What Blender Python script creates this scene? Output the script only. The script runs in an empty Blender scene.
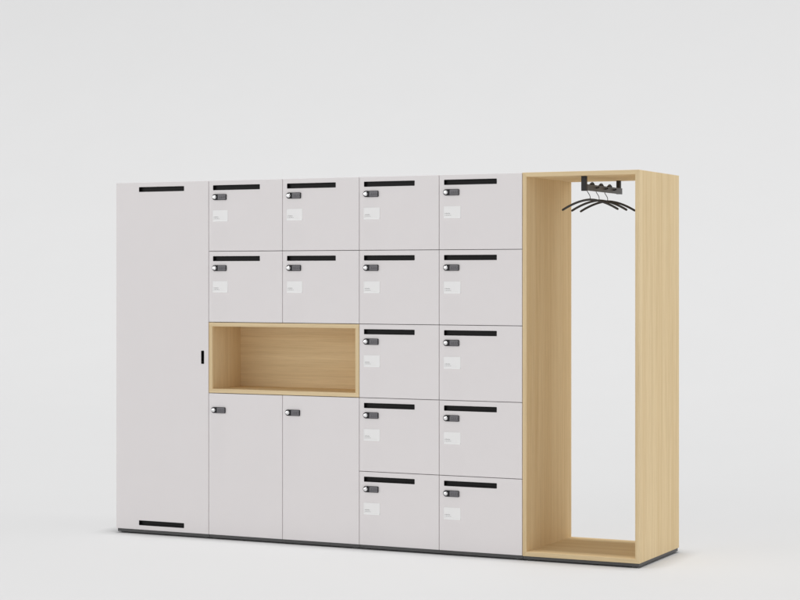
import bpy, bmesh, math
from mathutils import Vector

sc = bpy.context.scene
COL = sc.collection
PI = math.pi

# ------------------------------------------------------------------ measures (metres)
Z0 = 0.0225            # underside of the cabinet bodies above the floor
W1 = 0.5903            # tall cabinet width
CW = 0.450             # locker column width
W6 = 0.6030            # open wardrobe width
R = 0.37671            # height of one locker row
H = 5 * R
D = 0.617
T = 0.021              # board thickness
G = 0.0016             # half the gap between doors
DT = 0.019             # door thickness
X2 = W1
X4 = W1 + 2 * CW
X6 = W1 + 4 * CW
X7 = X6 + W6


# ------------------------------------------------------------------ materials
def new_mat(name):
    m = bpy.data.materials.new(name)
    m.use_nodes = True
    nt = m.node_tree
    return m, nt, nt.nodes['Principled BSDF']


def plain(name, col, rough=0.5, metal=0.0, var=0.03, scale=40.0, bump=0.0, bscale=900.0, coat=0.0, spec=0.5):
    m, nt, b = new_mat(name)
    N, L = nt.nodes, nt.links
    tc = N.new('ShaderNodeTexCoord')
    no = N.new('ShaderNodeTexNoise')
    no.inputs['Scale'].default_value = scale
    no.inputs['Detail'].default_value = 4
    L.new(tc.outputs['Object'], no.inputs['Vector'])
    ra = N.new('ShaderNodeValToRGB')
    ra.color_ramp.elements[0].position = 0.3
    ra.color_ramp.elements[1].position = 0.7
    ra.color_ramp.elements[0].color = tuple(c * (1 - var) for c in col) + (1,)
    ra.color_ramp.elements[1].color = tuple(min(1, c * (1 + var)) for c in col) + (1,)
    L.new(no.outputs['Fac'], ra.inputs['Fac'])
    L.new(ra.outputs['Color'], b.inputs['Base Color'])
    mr = N.new('ShaderNodeMapRange')
    mr.inputs['To Min'].default_value = max(0.02, rough - 0.05)
    mr.inputs['To Max'].default_value = min(1, rough + 0.05)
    L.new(no.outputs['Fac'], mr.inputs['Value'])
    L.new(mr.outputs['Result'], b.inputs['Roughness'])
    b.inputs['Metallic'].default_value = metal
    b.inputs['Coat Weight'].default_value = coat
    b.inputs['Specular IOR Level'].default_value = spec
    if bump:
        n2 = N.new('ShaderNodeTexNoise')
        n2.inputs['Scale'].default_value = bscale
        n2.inputs['Detail'].default_value = 2
        L.new(tc.outputs['Object'], n2.inputs['Vector'])
        bp = N.new('ShaderNodeBump')
        bp.inputs['Strength'].default_value = bump
        bp.inputs['Distance'].default_value = 0.0006
        L.new(n2.outputs['Fac'], bp.inputs['Height'])
        L.new(bp.outputs['Normal'], b.inputs['Normal'])
    return m


def oak(name, axis, tint=1.0):
    """pale oak laminate, grain running along axis (0 x, 1 y, 2 z)"""
    m, nt, b = new_mat(name)
    N, L = nt.nodes, nt.links
    tc = N.new('ShaderNodeTexCoord')
    oi = N.new('ShaderNodeObjectInfo')
    mul = N.new('ShaderNodeVectorMath'); mul.operation = 'SCALE'
    mul.inputs[0].default_value = (13.7, 7.3, 5.1)
    L.new(oi.outputs['Random'], mul.inputs['Scale'])
    add = N.new('ShaderNodeVectorMath'); add.operation = 'ADD'
    L.new(tc.outputs['Object'], add.inputs[0])
    L.new(mul.outputs['Vector'], add.inputs[1])

    def grain(across, along, detail, dist, rough=0.55):
        mp = N.new('ShaderNodeMapping')
        s = [across] * 3
        s[axis] = along
        mp.inputs['Scale'].default_value = s
        L.new(add.outputs['Vector'], mp.inputs['Vector'])
        n = N.new('ShaderNodeTexNoise')
        n.inputs['Scale'].default_value = 1.0
        n.inputs['Detail'].default_value = detail
        n.inputs['Roughness'].default_value = rough
        n.inputs['Distortion'].default_value = dist
        L.new(mp.outputs['Vector'], n.inputs['Vector'])
        return n
    broad = grain(13, 0.30, 3, 0.25)       # planks-wide tone bands
    mid = grain(75, 1.1, 5, 0.5)           # growth rings
    fine = grain(420, 6.0, 3, 0.1, 0.7)    # pores

    def ramp(n, a, bb, p0, p1):
        r = N.new('ShaderNodeValToRGB')
        r.color_ramp.elements[0].position = p0
        r.color_ramp.elements[1].position = p1
        r.color_ramp.elements[0].color = tuple(a) + (1,)
        r.color_ramp.elements[1].color = tuple(bb) + (1,)
        L.new(n.outputs['Fac'], r.inputs['Fac'])
        return r
    c0 = [c * tint for c in (0.724, 0.564, 0.340)]
    c1 = [c * tint for c in (0.787, 0.636, 0.407)]
    r1 = ramp(broad, c0, c1, 0.34, 0.66)
    r2 = ramp(mid, (0.935, 0.917, 0.890), (1.02, 1.02, 1.02), 0.33, 0.60)
    r3 = ramp(fine, (0.915, 0.90, 0.875), (1.02, 1.02, 1.02), 0.34, 0.54)

    def mix(a, bb):
        x = N.new('ShaderNodeMix'); x.data_type = 'RGBA'; x.blend_type = 'MULTIPLY'
        x.inputs[0].default_value = 1.0
        L.new(a, x.inputs[6]); L.new(bb, x.inputs[7])
        return x.outputs[2]
    col = mix(mix(r1.outputs['Color'], r2.outputs['Color']), r3.outputs['Color'])
    L.new(col, b.inputs['Base Color'])
    b.inputs['Roughness'].default_value = 0.55
    b.inputs['Specular IOR Level'].default_value = 0.0
    bp = N.new('ShaderNodeBump')
    bp.inputs['Strength'].default_value = 0.12
    bp.inputs['Distance'].default_value = 0.0008
    L.new(fine.outputs['Fac'], bp.inputs['Height'])
    L.new(bp.outputs['Normal'], b.inputs['Normal'])
    return m


M_DOOR = plain('pale_grey_lacquer', (0.805, 0.772, 0.774), 0.5, var=0.006, scale=5, bump=0.05, bscale=700, spec=0.3)
M_CARC = plain('grey_melamine', (0.56, 0.54, 0.54), 0.55, var=0.01, scale=8, spec=0.3)
M_OAKX = oak('oak_grain_lengthwise', 0)
M_OAKZ = oak('oak_grain_upright', 2)
M_BLACK = plain('black_slot_plastic', (0.0095, 0.0088, 0.0088), 0.42, var=0.1, scale=60, spec=0.16)
M_PLINTH = plain('dark_grey_plinth', (0.070, 0.070, 0.071), 0.5, var=0.06, scale=30)
M_LOCK = plain('lock_black_plastic', (0.011, 0.011, 0.013), 0.4, var=0.1, scale=90, spec=0.2)
M_WHEEL = plain('lock_grey_metal', (0.135, 0.130, 0.140), 0.45, metal=0.2, var=0.10, scale=200)
M_CHROME = plain('lock_knob_chrome', (0.93, 0.93, 0.94), 0.16, metal=1.0, var=0.01, scale=80)
M_CARD = plain('label_white_card', (0.90, 0.895, 0.893), 0.45, var=0.008, scale=60)
M_LIP = plain('label_clear_edge', (0.93, 0.93, 0.93), 0.3, var=0.005, scale=60)
M_INK = plain('label_grey_ink', (0.46, 0.455, 0.455), 0.7, var=0.12, scale=500)
M_MARK = plain('lock_pale_marks', (0.24, 0.24, 0.25), 0.6, var=0.1, scale=300)
M_STEEL = plain('rail_grey_steel', (0.112, 0.119, 0.134), 0.48, metal=0.15, var=0.12, scale=60, bump=0.1, bscale=1200)
M_RAILBLK = plain('rail_black_steel', (0.024, 0.023, 0.023), 0.45, spec=0.25, var=0.15, scale=80, bump=0.1, bscale=1200)
M_HANG = plain('hanger_black_coating', (0.022, 0.020, 0.018), 0.42, var=0.15, scale=60)
M_WIRE = plain('hanger_dark_wire', (0.06, 0.06, 0.062), 0.35, metal=0.6, var=0.1, scale=60)
M_FLOOR = plain('studio_sweep_white', (0.536, 0.536, 0.5375), 0.75, var=0.004, scale=1.2, spec=0.15)


# ------------------------------------------------------------------ mesh helpers
def box(bm, x0, x1, y0, y1, z0, z1, mi=0):
    v = [bm.verts.new((x, y, z)) for z in (z0, z1) for y in (y0, y1) for x in (x0, x1)]
    fs = []
    for q in ((0, 2, 3, 1), (4, 5, 7, 6), (0, 1, 5, 4), (2, 6, 7, 3), (0, 4, 6, 2), (1, 3, 7, 5)):
        f = bm.faces.new([v[i] for i in q]); f.material_index = mi; fs.append(f)
    return fs


def bevel_sharp(bm, off, seg=2, edges=None):
    bm.normal_update()
    if edges is None:
        edges = [e for e in bm.edges if len(e.link_faces) == 2 and e.calc_face_angle(0) > 1.0]
    if edges:
        bmesh.ops.bevel(bm, geom=edges, offset=off, segments=seg, affect='EDGES', profile=0.5, clamp_overlap=True)


def prism_xz(bm, pts, y0, y1, mi=0):
    """closed outline in x,z pushed from y0 (front) back to y1"""
    n = len(pts)
    a = [bm.verts.new((x, y0, z)) for x, z in pts]
    b = [bm.verts.new((x, y1, z)) for x, z in pts]
    fs = [bm.faces.new(a), bm.faces.new(b[::-1])]
    for i in range(n):
        fs.append(bm.faces.new((a[i], b[i], b[(i + 1) % n], a[(i + 1) % n])))
    for f in fs:
        f.material_index = mi
    return fs


def prism_yz(bm, pts, x0, x1, mi=0):
    n = len(pts)
    a = [bm.verts.new((x0, y, z)) for y, z in pts]
    b = [bm.verts.new((x1, y, z)) for y, z in pts]
    fs = [bm.faces.new(a), bm.faces.new(b[::-1])]
    for i in range(n):
        fs.append(bm.faces.new((a[i], b[i], b[(i + 1) % n], a[(i + 1) % n])))
    for f in fs:
        f.material_index = mi
    return fs


def rrect(x0, x1, z0, z1, r, n=4):
    p = []
    for cx, cz, a0 in ((x1 - r, z1 - r, 0), (x0 + r, z1 - r, 90), (x0 + r, z0 + r, 180), (x1 - r, z0 + r, 270)):
        for k in range(n + 1):
            a = math.radians(a0 + 90 * k / n)
            p.append((cx + r * math.cos(a), cz + r * math.sin(a)))
    return p


def tray(bm, x0, x1, z0, z1, proud, deep, rim, r=0.003, mi=0):
    """a recessed black slot: rim standing proud of the door, walls and a bottom"""
    loops = []
    for (ins, y) in ((0, 0.0005), (0, -proud), (rim, -proud), (rim + 0.0004, deep)):
        loops.append([bm.verts.new((x, y, z)) for x, z in rrect(x0 + ins, x1 - ins, z0 + ins, z1 - ins, max(0.0008, r - ins * 0.6))])
    n = len(loops[0])
    for a, b in zip(loops, loops[1:]):
        for i in range(n):
            bm.faces.new((a[i], a[(i + 1) % n], b[(i + 1) % n], b[i])).material_index = mi
    bm.faces.new(loops[-1]).material_index = mi


def tube(bm, pts, rad, seg=10, flat=1.0, mi=0):
    pts = [Vector(p) for p in pts]
    rads = rad if isinstance(rad, (list, tuple)) else [rad] * len(pts)
    rings = []
    ref = Vector((0, 1, 0))
    for i, p in enumerate(pts):
        t = (pts[min(i + 1, len(pts) - 1)] - pts[max(i - 1, 0)]).normalized()
        u = ref - t * ref.dot(t)
        if u.length < 0.05:
            u = Vector((1, 0, 0)) - t * t.x
        u.normalize()
        w = t.cross(u)
        rings.append([bm.verts.new(p + (u * math.cos(2 * PI * k / seg) + w * math.sin(2 * PI * k / seg) * flat) * rads[i]) for k in range(seg)])
    for a, b in zip(rings, rings[1:]):
        for k in range(seg):
            f = bm.faces.new((a[k], a[(k + 1) % seg], b[(k + 1) % seg], b[k])); f.smooth = True; f.material_index = mi
    bm.faces.new(rings[0][::-1]).material_index = mi
    bm.faces.new(rings[-1]).material_index = mi


def lathe_y(bm, cx, cz, prof, seg=28, mi=0):
    """profile of (radius, y) spun about the y direction"""
    rings = []
    for r, y in prof:
        rings.append([bm.verts.new((cx + r * math.cos(2 * PI * k / seg), y, cz + r * math.sin(2 * PI * k / seg))) for k in range(seg)])
    for a, b in zip(rings, rings[1:]):
        for k in range(seg):
            f = bm.faces.new((a[k], a[(k + 1) % seg], b[(k + 1) % seg], b[k])); f.smooth = True; f.material_index = mi
    bm.faces.new(rings[0][::-1]).material_index = mi
    bm.faces.new(rings[-1]).material_index = mi


def lathe_z(bm, cx, cy, prof, seg=20, mi=0):
    rings = []
    for r, z in prof:
        rings.append([bm.verts.new((cx + r * math.cos(2 * PI * k / seg), cy + r * math.sin(2 * PI * k / seg), z)) for k in range(seg)])
    for a, b in zip(rings, rings[1:]):
        for k in range(seg):
            f = bm.faces.new((a[k], a[(k + 1) % seg], b[(k + 1) % seg], b[k])); f.smooth = True; f.material_index = mi
    bm.faces.new(rings[0][::-1]).material_index = mi
    bm.faces.new(rings[-1]).material_index = mi


def door_bm(w, h, holes, th=DT):
    """door leaf with rectangular openings; front face on y = 0"""
    bm = bmesh.new()
    xs = sorted({0.0, w, *[q for ho in holes for q in ho[:2]]})
    zs = sorted({0.0, h, *[q for ho in holes for q in ho[2:]]})
    F, B = {}, {}
    for i, x in enumerate(xs):
        for k, z in enumerate(zs):
            F[i, k] = bm.verts.new((x, 0, z)); B[i, k] = bm.verts.new((x, th, z))

    def solid(i, k):
        if not (0 <= i < len(xs) - 1 and 0 <= k < len(zs) - 1):
            return False
        mx, mz = (xs[i] + xs[i + 1]) / 2, (zs[k] + zs[k + 1]) / 2
        return not any(a < mx < b and c < mz < d for a, b, c, d in holes)
    for i in range(len(xs) - 1):
        for k in range(len(zs) - 1):
            if not solid(i, k):
                continue
            bm.faces.new((F[i, k], F[i + 1, k], F[i + 1, k + 1], F[i, k + 1]))
            bm.faces.new((B[i, k], B[i, k + 1], B[i + 1, k + 1], B[i + 1, k]))
            for (di, dk, p, q) in ((-1, 0, (i, k + 1), (i, k)), (1, 0, (i + 1, k), (i + 1, k + 1)),
                                   (0, -1, (i, k), (i + 1, k)), (0, 1, (i + 1, k + 1), (i, k + 1))):
                if not solid(i + di, k + dk):
                    bm.faces.new((F[q], F[p], B[p], B[q]))
    bmesh.ops.recalc_face_normals(bm, faces=bm.faces[:])
    bevel_sharp(bm, 0.0008, 2)
    return bm


def obj(name, bm, mats, parent=None, loc=(0, 0, 0)):
    bmesh.ops.recalc_face_normals(bm, faces=bm.faces[:])
    me = bpy.data.meshes.new(name)
    bm.to_mesh(me); bm.free()
    for m in (mats if isinstance(mats, (list, tuple)) else [mats]):
        me.materials.append(m)
    o = bpy.data.objects.new(name, me)
    COL.objects.link(o)
    o.location = loc
    if parent:
        o.parent = parent
    return o


def thing(name, label, cat, loc, group=None):
    o = bpy.data.objects.new(name, None)
    o.empty_display_size = 0.1
    COL.objects.link(o)
    o.location = loc
    o['label'] = label; o['category'] = cat
    if group:
        o['group'] = group
    return o


def copy_tree(o, parent):
    c = o.copy(); COL.objects.link(c); c.parent = parent
    for ch in list(o.children):
        k = ch.copy(); COL.objects.link(k); k.parent = c
    return c


# ------------------------------------------------------------------ floor and sweep
def sheet(name, rows, x0, x1, nx=2):
    bm = bmesh.new()
    g = [[bm.verts.new((x0 + (x1 - x0) * i / nx, y, z)) for i in range(nx + 1)] for y, z in rows]
    for a, b in zip(g, g[1:]):
        for i in range(nx):
            f = bm.faces.new((a[i], a[i + 1], b[i + 1], b[i])); f.smooth = True
    o = obj(name, bm, M_FLOOR)
    o['kind'] = 'structure'
    return o


YB, RB, ZT = 8.0, 14.0, 16.0
sheet('floor', [(-24, 0), (-10, 0), (0, 0), (YB, 0)], -34, 34)
sheet('backdrop', [(YB + RB * math.sin(a), RB - RB * math.cos(a)) for a in [PI / 2 * k / 40 for k in range(41)]] + [(YB + RB, ZT)], -34, 34)


# ------------------------------------------------------------------ shared cabinet parts
def plinth(parent, w, left=True, right=True):
    """dark base frame raised a few millimetres on levelling feet"""
    l = 0.0065 if left else 0.001
    r = 0.0045 if right else 0.001
    bm = bmesh.new()
    y0, y1, z0, z1, t = 0.0090, D - 0.006, 0.0064, Z0, 0.018
    ou = [(l, y0), (w - r, y0), (w - r, y1), (l, y1)]
    inn = [(l + t, y0 + t), (w - r - t, y0 + t), (w - r - t, y1 - t), (l + t, y1 - t)]
    V = {(k, z): [bm.verts.new((x, y, z)) for x, y in lp] for k, lp in ((0, ou), (1, inn)) for z in (z0, z1)}
    for i in range(4):
        j = (i + 1) % 4
        bm.faces.new((V[0, z0][i], V[0, z0][j], V[0, z1][j], V[0, z1][i]))
        bm.faces.new((V[1, z0][i], V[1, z0][j], V[1, z1][j], V[1, z1][i]))
        bm.faces.new((V[0, z0][i], V[0, z0][j], V[1, z0][j], V[1, z0][i]))
        bm.faces.new((V[0, z1][i], V[0, z1][j], V[1, z1][j], V[1, z1][i]))
    bmesh.ops.recalc_face_normals(bm, faces=bm.faces[:])
    p = obj('plinth', bm, M_PLINTH, parent)
    for x in (l + 0.03, w - r - 0.03):
        for y in (y0 + 0.022, y1 - 0.022):
            b = bmesh.new()
            lathe_z(b, 0, 0, [(0.017, 0.0), (0.018, 0.001), (0.018, 0.0054), (0.0165, 0.0066)])
            obj('levelling_foot', b, M_PLINTH, p, (x, y, 0.0001))
    return p


def carcass(parent, w, shelves=(), dividers=(), z_div=None):
    bm = bmesh.new()
    e, yf, t = 0.0006, 0.0205, 0.018
    box(bm, e, t, yf, D, Z0, Z0 + H - 0.001)
    box(bm, w - t, w - e, yf, D, Z0, Z0 + H - 0.001)
    box(bm, t, w - t, yf + 0.0006, D - 0.001, Z0 + 0.0004, Z0 + t)
    box(bm, t, w - t, yf + 0.0006, D - 0.001, Z0 + H - t, Z0 + H - 0.0014)
    box(bm, t, w - t, D - 0.012, D - 0.002, Z0 + t, Z0 + H - t)
    for (a, b, z) in shelves:
        box(bm, a + 0.0002, b - 0.0002, yf + 0.003, D - 0.0125, Z0 + z - 0.009, Z0 + z + 0.009)
    for (x, za, zb) in dividers:
        box(bm, x - 0.009, x + 0.009, yf + 0.0012, D - 0.013, Z0 + za + 0.0092, Z0 + zb - 0.0092)
    return obj('carcass', bm, M_CARC, parent)


def lock_bm():
    """combination lock body: round-nosed black plate with a grey face and number wheels"""
    bm = bmesh.new()
    n = 8
    out = [(0.0862 - 0.005 + 0.005 * math.cos(a), sg * (0.0158 - 0.005) + 0.005 * math.sin(a))
           for sg, a0 in ((-1, -PI / 2), (1, 0)) for a in [a0 + PI / 2 * k / 4 for k in range(5)]]
    out += [(0.0150 + 0.0150 * math.cos(a), 0.0158 * math.sin(a)) for a in [PI / 2 + PI * k / (2 * n) for k in range(2 * n + 1)]]
    prism_xz(bm, out, -0.0060, 0.0004, 0)
    bevel_sharp(bm, 0.0010, 2, [e for e in bm.edges if all(abs(v.co.y + 0.0060) < 1e-5 for v in e.verts)])
    prism_xz(bm, rrect(0.0365, 0.0842, -0.0138, 0.0138, 0.003, 4), -0.0078, -0.0056, 1)
    # four number wheels standing a little out of the grey face
    for k in range(4):
        x = 0.0405 + k * 0.0105
        pts = [(-0.0070, -0.0066), (-0.0088, -0.0056), (-0.0098, -0.0032), (-0.0101, 0.0), (-0.0098, 0.0032), (-0.0088, 0.0056), (-0.0070, 0.0066)]
        prism_yz(bm, pts, x, x + 0.0084, 1)
        box(bm, x + 0.0032, x + 0.0058, -0.0104, -0.0098, -0.0018, 0.0018, 2)
    box(bm, 0.0405, 0.0800, -0.0081, -0.0077, 0.0092, 0.0104, 2)
    return bm


def knob_bm():
    bm = bmesh.new()
    lathe_y(bm, 0, 0, [(0.0106, -0.0055), (0.0106, -0.0072), (0.0100, -0.0080), (0.0094, -0.0082), (0.0092, -0.0125), (0.0086, -0.0138), (0.0070, -0.0143), (0.0002, -0.0144)])
    box(bm, -0.0009, 0.0009, -0.0147, -0.0142, -0.0050, 0.0050, 1)
    return bm


def label_bm(words):
    """clear holder with a white card and a few grey words too small to read"""
    bm = bmesh.new()
    w, h = 0.0915, 0.0600
    prism_xz(bm, rrect(0, w, 0, h, 0.002, 3), -0.0016, 0.0003, 0)
    box(bm, 0.001, w - 0.001, -0.0042, -0.0014, 0.0006, 0.0066, 1)
    box(bm, 0.0008, 0.0026, -0.0026, -0.0014, 0.0066, h - 0.001, 1)
    for (x, z, ww, hh) in words:
        n = max(2, int(ww / 0.006))
        for k in range(n):
            a = x + ww * k / n
            b = a + ww / n * (0.62 + 0.2 * ((k * 7) % 3) / 2)
            box(bm, a, b, -0.0019, -0.0012, z, z + hh * (0.75 + 0.25 * ((k * 5) % 2)), 2)
    return bm


def add_lock(door, x, z):
    obj('combination_lock', lock_bm(), [M_LOCK, M_WHEEL, M_MARK], door, (x, 0, z))
    obj('lock_knob', knob_bm(), [M_CHROME, M_LOCK], door, (x + 0.0148, 0, z))


SL = (0.0275, 0.3140, 0.3242, 0.3505)        # slot inside a locker field


def locker_door(parent):
    w, h = CW - 2 * G, R - 2 * G
    x0, x1, z0, z1 = SL[0] - G, SL[1] - G, SL[2] - G, SL[3] - G
    d = obj('locker_door', door_bm(w, h, [(x0 + 0.001, x1 - 0.001, z0 + 0.001, z1 - 0.001)]), M_DOOR, parent)
    b = bmesh.new(); tray(b, x0, x1, z0, z1, 0.0008, 0.0160, 0.0016)
    obj('mail_slot', b, M_BLACK, d)
    add_lock(d, 0.0245 - G, 0.2872 - G)
    obj('name_label', label_bm([(0.006, 0.0215, 0.017, 0.0045), (0.026, 0.0215, 0.022, 0.0042), (0.006, 0.0135, 0.012, 0.003)]),
        [M_CARD, M_LIP, M_INK], d, (0.0265 - G, 0, 0.1578 - G))
    return d


alt_words = [
    [(0.006, 0.0215, 0.030, 0.0045), (0.006, 0.0140, 0.036, 0.0030)],
    [(0.006, 0.0220, 0.012, 0.0050), (0.020, 0.0220, 0.018, 0.0046)],
]
alt_meshes = []


def place_doors(parent, cells, proto=None):
    for n, (c, r) in enumerate(cells):
        loc = (c * CW + G, 0, Z0 + r * R + G)
        if proto is None:
            proto = d = locker_door(parent)
        else:
            d = copy_tree(proto, parent)
        d.location = loc
        if (n * 5 + r) % 3:
            for ch in d.children:
                if ch.name.startswith('name_label'):
                    ch.data = alt_meshes[(n * 5 + r) % 3 - 1] if alt_meshes else ch.data
    return proto


for i, wd in enumerate(alt_words):
    me = bpy.data.meshes.new('name_label')
    b = label_bm(wd)
    bmesh.ops.recalc_face_normals(b, faces=b.faces[:])
    b.to_mesh(me); b.free()
    for m in (M_CARD, M_LIP, M_INK):
        me.materials.append(m)
    alt_meshes.append(me)

# ------------------------------------------------------------------ tall cabinet
tc = thing('tall_cabinet', 'pale grey cabinet with a single full-height door, a black slot at its top and bottom', 'cabinet', (0, 0, 0))
carcass(tc, W1)
plinth(tc, W1, left=True, right=False)
S1 = (0.1496 - G, 0.4364 - G, 1.8307 - G, 1.8570 - G)
S2 = (0.1496 - G, 0.4364 - G, 0.0252 - G, 0.0515 - G)
PH = (0.5442 - G, 0.5616 - G, 0.9070 - G, 0.9777 - G)
ins = lambda s: (s[0] + 0.001, s[1] - 0.001, s[2] + 0.001, s[3] - 0.001)
d = obj('door', door_bm(W1 - 2 * G, H - 2 * G, [ins(S1), ins(S2), ins(PH)]), M_DOOR, tc, (G, 0, Z0 + G))
for s in (S1, S2):
    b = bmesh.new(); tray(b, *s, 0.0008, 0.0160, 0.0016)
    obj('vent_slot', b, M_BLACK, d)
b = bmesh.new(); tray(b, *PH, 0.0012, 0.0140, 0.0022, 0.004)
box(b, PH[0] + 0.0026, PH[1] - 0.0026, 0.0005, 0.0145, PH[2] + 0.010, PH[2] + 0.0125)
obj('pull_handle', b, M_BLACK, d)

# ------------------------------------------------------------------ locker cabinet with niche
lc = thing('locker_cabinet', 'pale grey locker cabinet with an open oak niche in its middle', 'lockers', (X2, 0, 0), 'locker cabinets in the row')
carcass(lc, 2 * CW, shelves=[(0.018, 2 * CW - 0.018, 2 * R - 0.010), (0.018, 2 * CW - 0.018, 3 * R + 0.010), (0.018, 2 * CW - 0.018, 4 * R)],
        dividers=[(CW, 0.01, 2 * R - 0.011), (CW, 3 * R + 0.011, 4 * R - 0.001), (CW, 4 * R + 0.001, 5 * R - 0.012)])
plinth(lc, 2 * CW, False, False)
# niche: four oak boards round an oak back, front edges flush with the doors
nz0, nz1, nw, nd = 2 * R + G, 3 * R - G, 2 * CW - 2 * G, 0.292
niche = bpy.data.objects.new('niche', None); COL.objects.link(niche)
niche.parent = lc; niche.location = (G, 0, Z0 + nz0)
niche.empty_display_size = 0.05
nh = nz1 - nz0


def board(name, parent, m, x0, x1, y0, y1, z0, z1, loc=(0, 0, 0), bev=0.0008):
    b = bmesh.new(); box(b, x0, x1, y0, y1, z0, z1)
    bevel_sharp(b, bev, 2)
    return obj(name, b, m, parent, loc)


board('niche_board', niche, M_OAKX, 0, nw, -0.0002, nd + 0.016, 0, T)
board('niche_board', niche, M_OAKX, 0, nw, -0.0002, nd + 0.016, nh - T, nh)
board('niche_side', niche, M_OAKZ, 0, T, 0.0003, nd + 0.016, T, nh - T)
board('niche_side', niche, M_OAKZ, nw - T, nw, 0.0003, nd + 0.016, T, nh - T)
board('niche_back', niche, M_OAKX, T, nw - T, nd, nd + 0.015, T, nh - T)
proto = place_doors(lc, [(0, 4), (1, 4), (0, 3), (1, 3)])
for c in (0, 1):
    dd = obj('tall_door', door_bm(CW - 2 * G, 2 * R - 2 * G, []), M_DOOR, lc, (c * CW + G, 0, Z0 + G))
    add_lock(dd, 0.0185 - G, 2 * R - 0.0898 - G)

# ------------------------------------------------------------------ locker cabinet, ten equal doors
lk = thing('locker_cabinet', 'pale grey locker cabinet of ten equal doors, joined to the open oak wardrobe', 'lockers', (X4, 0, 0), 'locker cabinets in the row')
carcass(lk, 2 * CW, shelves=[(0.018, 2 * CW - 0.018, k * R) for k in range(1, 5)],
        dividers=[(CW, k * R + (0.01 if k == 0 else 0.001), (k + 1) * R - (0.012 if k == 4 else 0.001)) for k in range(5)])
plinth(lk, 2 * CW, False, False)
place_doors(lk, [(c, r) for r in range(4, -1, -1) for c in (0, 1)], proto)

# ------------------------------------------------------------------ open wardrobe
wd = thing('open_wardrobe', 'open oak wardrobe without doors or back, a hook rail under its top', 'wardrobe', (X6, 0, 0))
g = 0.0012


def mitred(name, m, pts):
    b = bmesh.new()
    prism_xz(b, pts, 0.0, D)
    bmesh.ops.recalc_face_normals(b, faces=b.faces[:])
    bevel_sharp(b, 0.0007, 2, [e for e in b.edges if len(e.link_faces) == 2 and e.calc_face_angle(0) > 1.2])
    return obj(name, b, m, wd)


xa, xb, za, zb, e = g, W6, Z0, Z0 + H, 0.00012
mitred('top_board', M_OAKX, [(xa + e, zb), (xa + T + e, zb - T), (xb - T - e, zb - T), (xb - e, zb)])
mitred('bottom_board', M_OAKX, [(xa + e, za), (xb - e, za), (xb - T - e, za + T), (xa + T + e, za + T)])
mitred('side_panel', M_OAKZ, [(xa, za + e), (xa + T, za + T + e), (xa + T, zb - T - e), (xa, zb - e)])
mitred('side_panel', M_OAKZ, [(xb, za + e), (xb, zb - e), (xb - T, zb - T - e), (xb - T, za + T + e)])
plinth(wd, W6, False, True)

# hook rail: two posts under the top board, a flat bar between them running front to back
XR = W6 / 2
ZU = H + Z0                                   # top of the wardrobe
rail = bpy.data.objects.new('hook_rail', None); COL.objects.link(rail)
rail.parent = wd; rail.location = (XR, 0, ZU); rail.empty_display_size = 0.05
b = bmesh.new()
pts = [(0.066, -0.0915), (0.5760, -0.0915), (0.5760, -0.0605), (0.066, -0.0605)]
prism_yz(b, pts, 0.0085, 0.0140)
bevel_sharp(b, 0.0012, 2)
obj('rail_bar', b, M_STEEL, rail)
for (ya, yb, mm) in ((0.046, 0.066, M_RAILBLK), (0.5545, 0.5755, M_RAILBLK)):
    b = bmesh.new()
    box(b, -0.0115, 0.0135 if ya < 0.3 else 0.0082, ya, yb, -0.0935 if ya < 0.3 else -0.0905, -T)
    bevel_sharp(b, 0.001, 2)
    obj('rail_post', b, mm, rail)
HY = (0.140, 0.2686, 0.3927)
for y in HY + (0.505,):
    if y > 0.5:
        continue
    b = bmesh.new()
    arc = [(y + 0.004 + 0.024 * math.cos(a), -0.0615 + 0.0102 * math.sin(a)) for a in [PI * k / 12 for k in range(13)]]
    prism_yz(b, arc, 0.0045, 0.0158)
    bevel_sharp(b, 0.0015, 2)
    # peg with a round tip on the right face of the bar
    tube(b, [(0.0135, y + 0.046, -0.0735), (0.020, y + 0.047, -0.0745), (0.026, y + 0.048, -0.0725), (0.0285, y + 0.049, -0.0690)], [0.0036, 0.0036, 0.0040, 0.0044], 10)
    obj('rail_hook', b, M_RAILBLK, rail)

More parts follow.
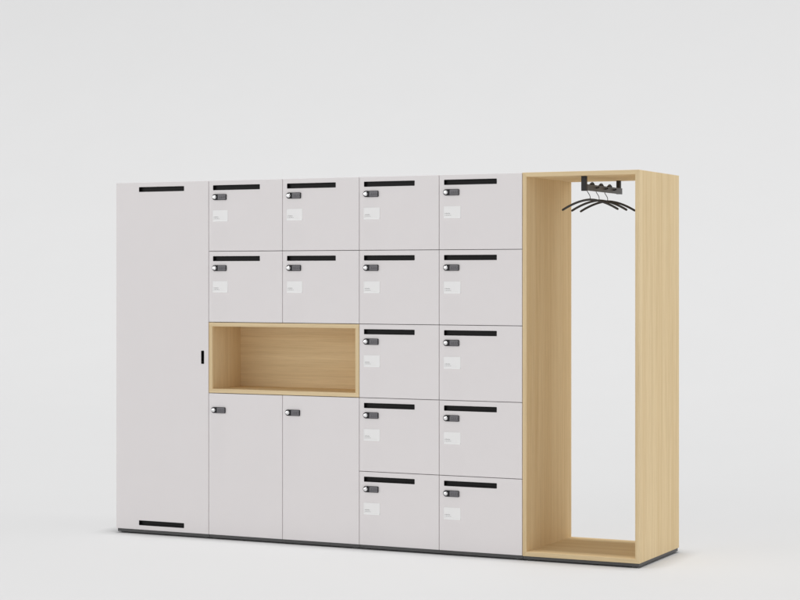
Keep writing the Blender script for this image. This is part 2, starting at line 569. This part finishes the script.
# ------------------------------------------------------------------ coat hangers
lab = ['black curved coat hanger nearest the front edge of the open wardrobe',
       'black curved coat hanger in the middle, between the front and rear ones',
       'black curved coat hanger hung deepest in the open wardrobe']
proto_h = None
HD = 0.1330                                    # drop from wardrobe top to the hanger's arch
for i, y in enumerate(HY):
    loc = (X6 + XR, y, ZU - HD)
    if proto_h is None:
        t = thing('coat_hanger', lab[i], 'hanger', loc, 'coat hangers on the hook rail')
        b = bmesh.new()
        n = 48
        P, Q = [], []
        for k in range(n + 1):
            s = -1 + 2 * k / n
            x = 0.146 * s
            z = -0.050 * (abs(s) ** 1.75)
            P.append((x, 0.0, z))
            Q.append(0.0056 if 0 < k < n else 0.0046)
        tube(b, P, Q, 14, 1.0)
        obj('arm', b, M_HANG, t)
        b = bmesh.new()
        # wire: up from the arch, swinging left under the bar, over its top and down on the right
        W = [(0.0, 0, 0.002), (0.0005, 0, 0.012), (-0.002, 0, 0.021), (-0.008, 0, 0.031), (-0.0145, 0, 0.041), (-0.0160, 0, 0.050),
             (-0.0125, 0, 0.062), (-0.0035, 0, 0.073), (0.0030, 0, 0.0795), (0.0085, 0, 0.0838), (0.0140, 0, 0.0838), (0.0186, 0, 0.0790), (0.0196, 0, 0.0710)]
        S = []
        for k in range(len(W) - 1):
            p0, p1, p2, p3 = [Vector(W[max(0, min(len(W) - 1, k + q))]) for q in (-1, 0, 1, 2)]
            for m in range(5):
                u = m / 5
                S.append(0.5 * ((2 * p1) + (p2 - p0) * u + (2 * p0 - 5 * p1 + 4 * p2 - p3) * u * u + (3 * p1 - p0 - 3 * p2 + p3) * u ** 3))
        S.append(Vector(W[-1]))
        tube(b, S, 0.0018, 8)
        obj('hook', b, M_WIRE, t)
        proto_h = t
    else:
        t = proto_h.copy(); COL.objects.link(t); t.location = loc
        t['label'] = lab[i]
        for ch in list(proto_h.children):
            c = ch.copy(); COL.objects.link(c); c.parent = t

# ------------------------------------------------------------------ camera
cam = bpy.data.cameras.new('camera')
co = bpy.data.objects.new('camera', cam); COL.objects.link(co)
co.location = (5.9979, -8.7998, 1.3746 + Z0)
co.rotation_euler = (PI / 2, 0, 0.4523)
cam.sensor_width = 36
cam.lens = 1931.66 / 800 * 36
cam.shift_y = -(300 - 276.15) / 800
cam.clip_end = 200
sc.camera = co

# ------------------------------------------------------------------ light: a bright white studio from a shaped world and one added overhead lamp
LOBES = [((-0.60, -0.80, 0.03), 7, 1.85), ((0.96, 0.25, 0.03), 6, 2.2)]
w = bpy.data.worlds.new('World'); sc.world = w
w.use_nodes = True
nt = w.node_tree
bg = nt.nodes['Background']
# studio ambience shaped by elevation: brighter horizon, dimmer above, so the wardrobe floor darkens
wtc = nt.nodes.new('ShaderNodeTexCoord')
wsx = nt.nodes.new('ShaderNodeSeparateXYZ')
nt.links.new(wtc.outputs['Generated'], wsx.inputs['Vector'])
wr = nt.nodes.new('ShaderNodeValToRGB')
stops = [(0.0, 0.62), (0.22, 0.52), (0.50, 0.34), (1.0, 0.34)]
while len(wr.color_ramp.elements) < len(stops):
    wr.color_ramp.elements.new(0.5)
for e, (p, v) in zip(wr.color_ramp.elements, stops):
    e.position = p; e.color = (v, v, v, 1)
nt.links.new(wsx.outputs['Z'], wr.inputs['Fac'])
acc = wr.outputs['Color']
# added world glows, no real lamps, to brighten fronts and right side: (direction, sharpness, strength)
for dirn, pw, st in LOBES:
    dv = Vector(dirn).normalized()
    dt = nt.nodes.new('ShaderNodeVectorMath'); dt.operation = 'DOT_PRODUCT'
    dt.inputs[1].default_value = dv
    nt.links.new(wtc.outputs['Generated'], dt.inputs[0])
    mx = nt.nodes.new('ShaderNodeMath'); mx.operation = 'MAXIMUM'; mx.inputs[1].default_value = 0
    nt.links.new(dt.outputs['Value'], mx.inputs[0])
    po = nt.nodes.new('ShaderNodeMath'); po.operation = 'POWER'; po.inputs[1].default_value = pw
    nt.links.new(mx.outputs[0], po.inputs[0])
    ma = nt.nodes.new('ShaderNodeMath'); ma.operation = 'MULTIPLY_ADD'
    ma.inputs[1].default_value = st
    nt.links.new(po.outputs[0], ma.inputs[0])
    nt.links.new(acc, ma.inputs[2])
    acc = ma.outputs[0]
nt.links.new(acc, bg.inputs['Color'])
bg.inputs['Strength'].default_value = 1.0


def area_lamp(name, loc, target, sx, sy, power):
    l = bpy.data.lights.new(name, 'AREA')
    l.shape = 'RECTANGLE'; l.size = sx; l.size_y = sy; l.energy = power
    o = bpy.data.objects.new(name, l); COL.objects.link(o)
    o.location = loc
    o.rotation_euler = (Vector(target) - Vector(loc)).to_track_quat('-Z', 'Y').to_euler()
    return o


area_lamp('added_overhead_fill', (2.5, 0.3, 150.0), (2.5, 0.3, 0.0), 18, 18, 204000)  # added lamp far overhead: lifts the floor without reaching into the wardrobe

sc.view_settings.view_transform = 'Standard'
sc.view_settings.look = 'None'
sc.view_settings.exposure = 0
sc.view_settings.gamma = 1
sc.cycles.max_bounces = 10
sc.cycles.diffuse_bounces = 8
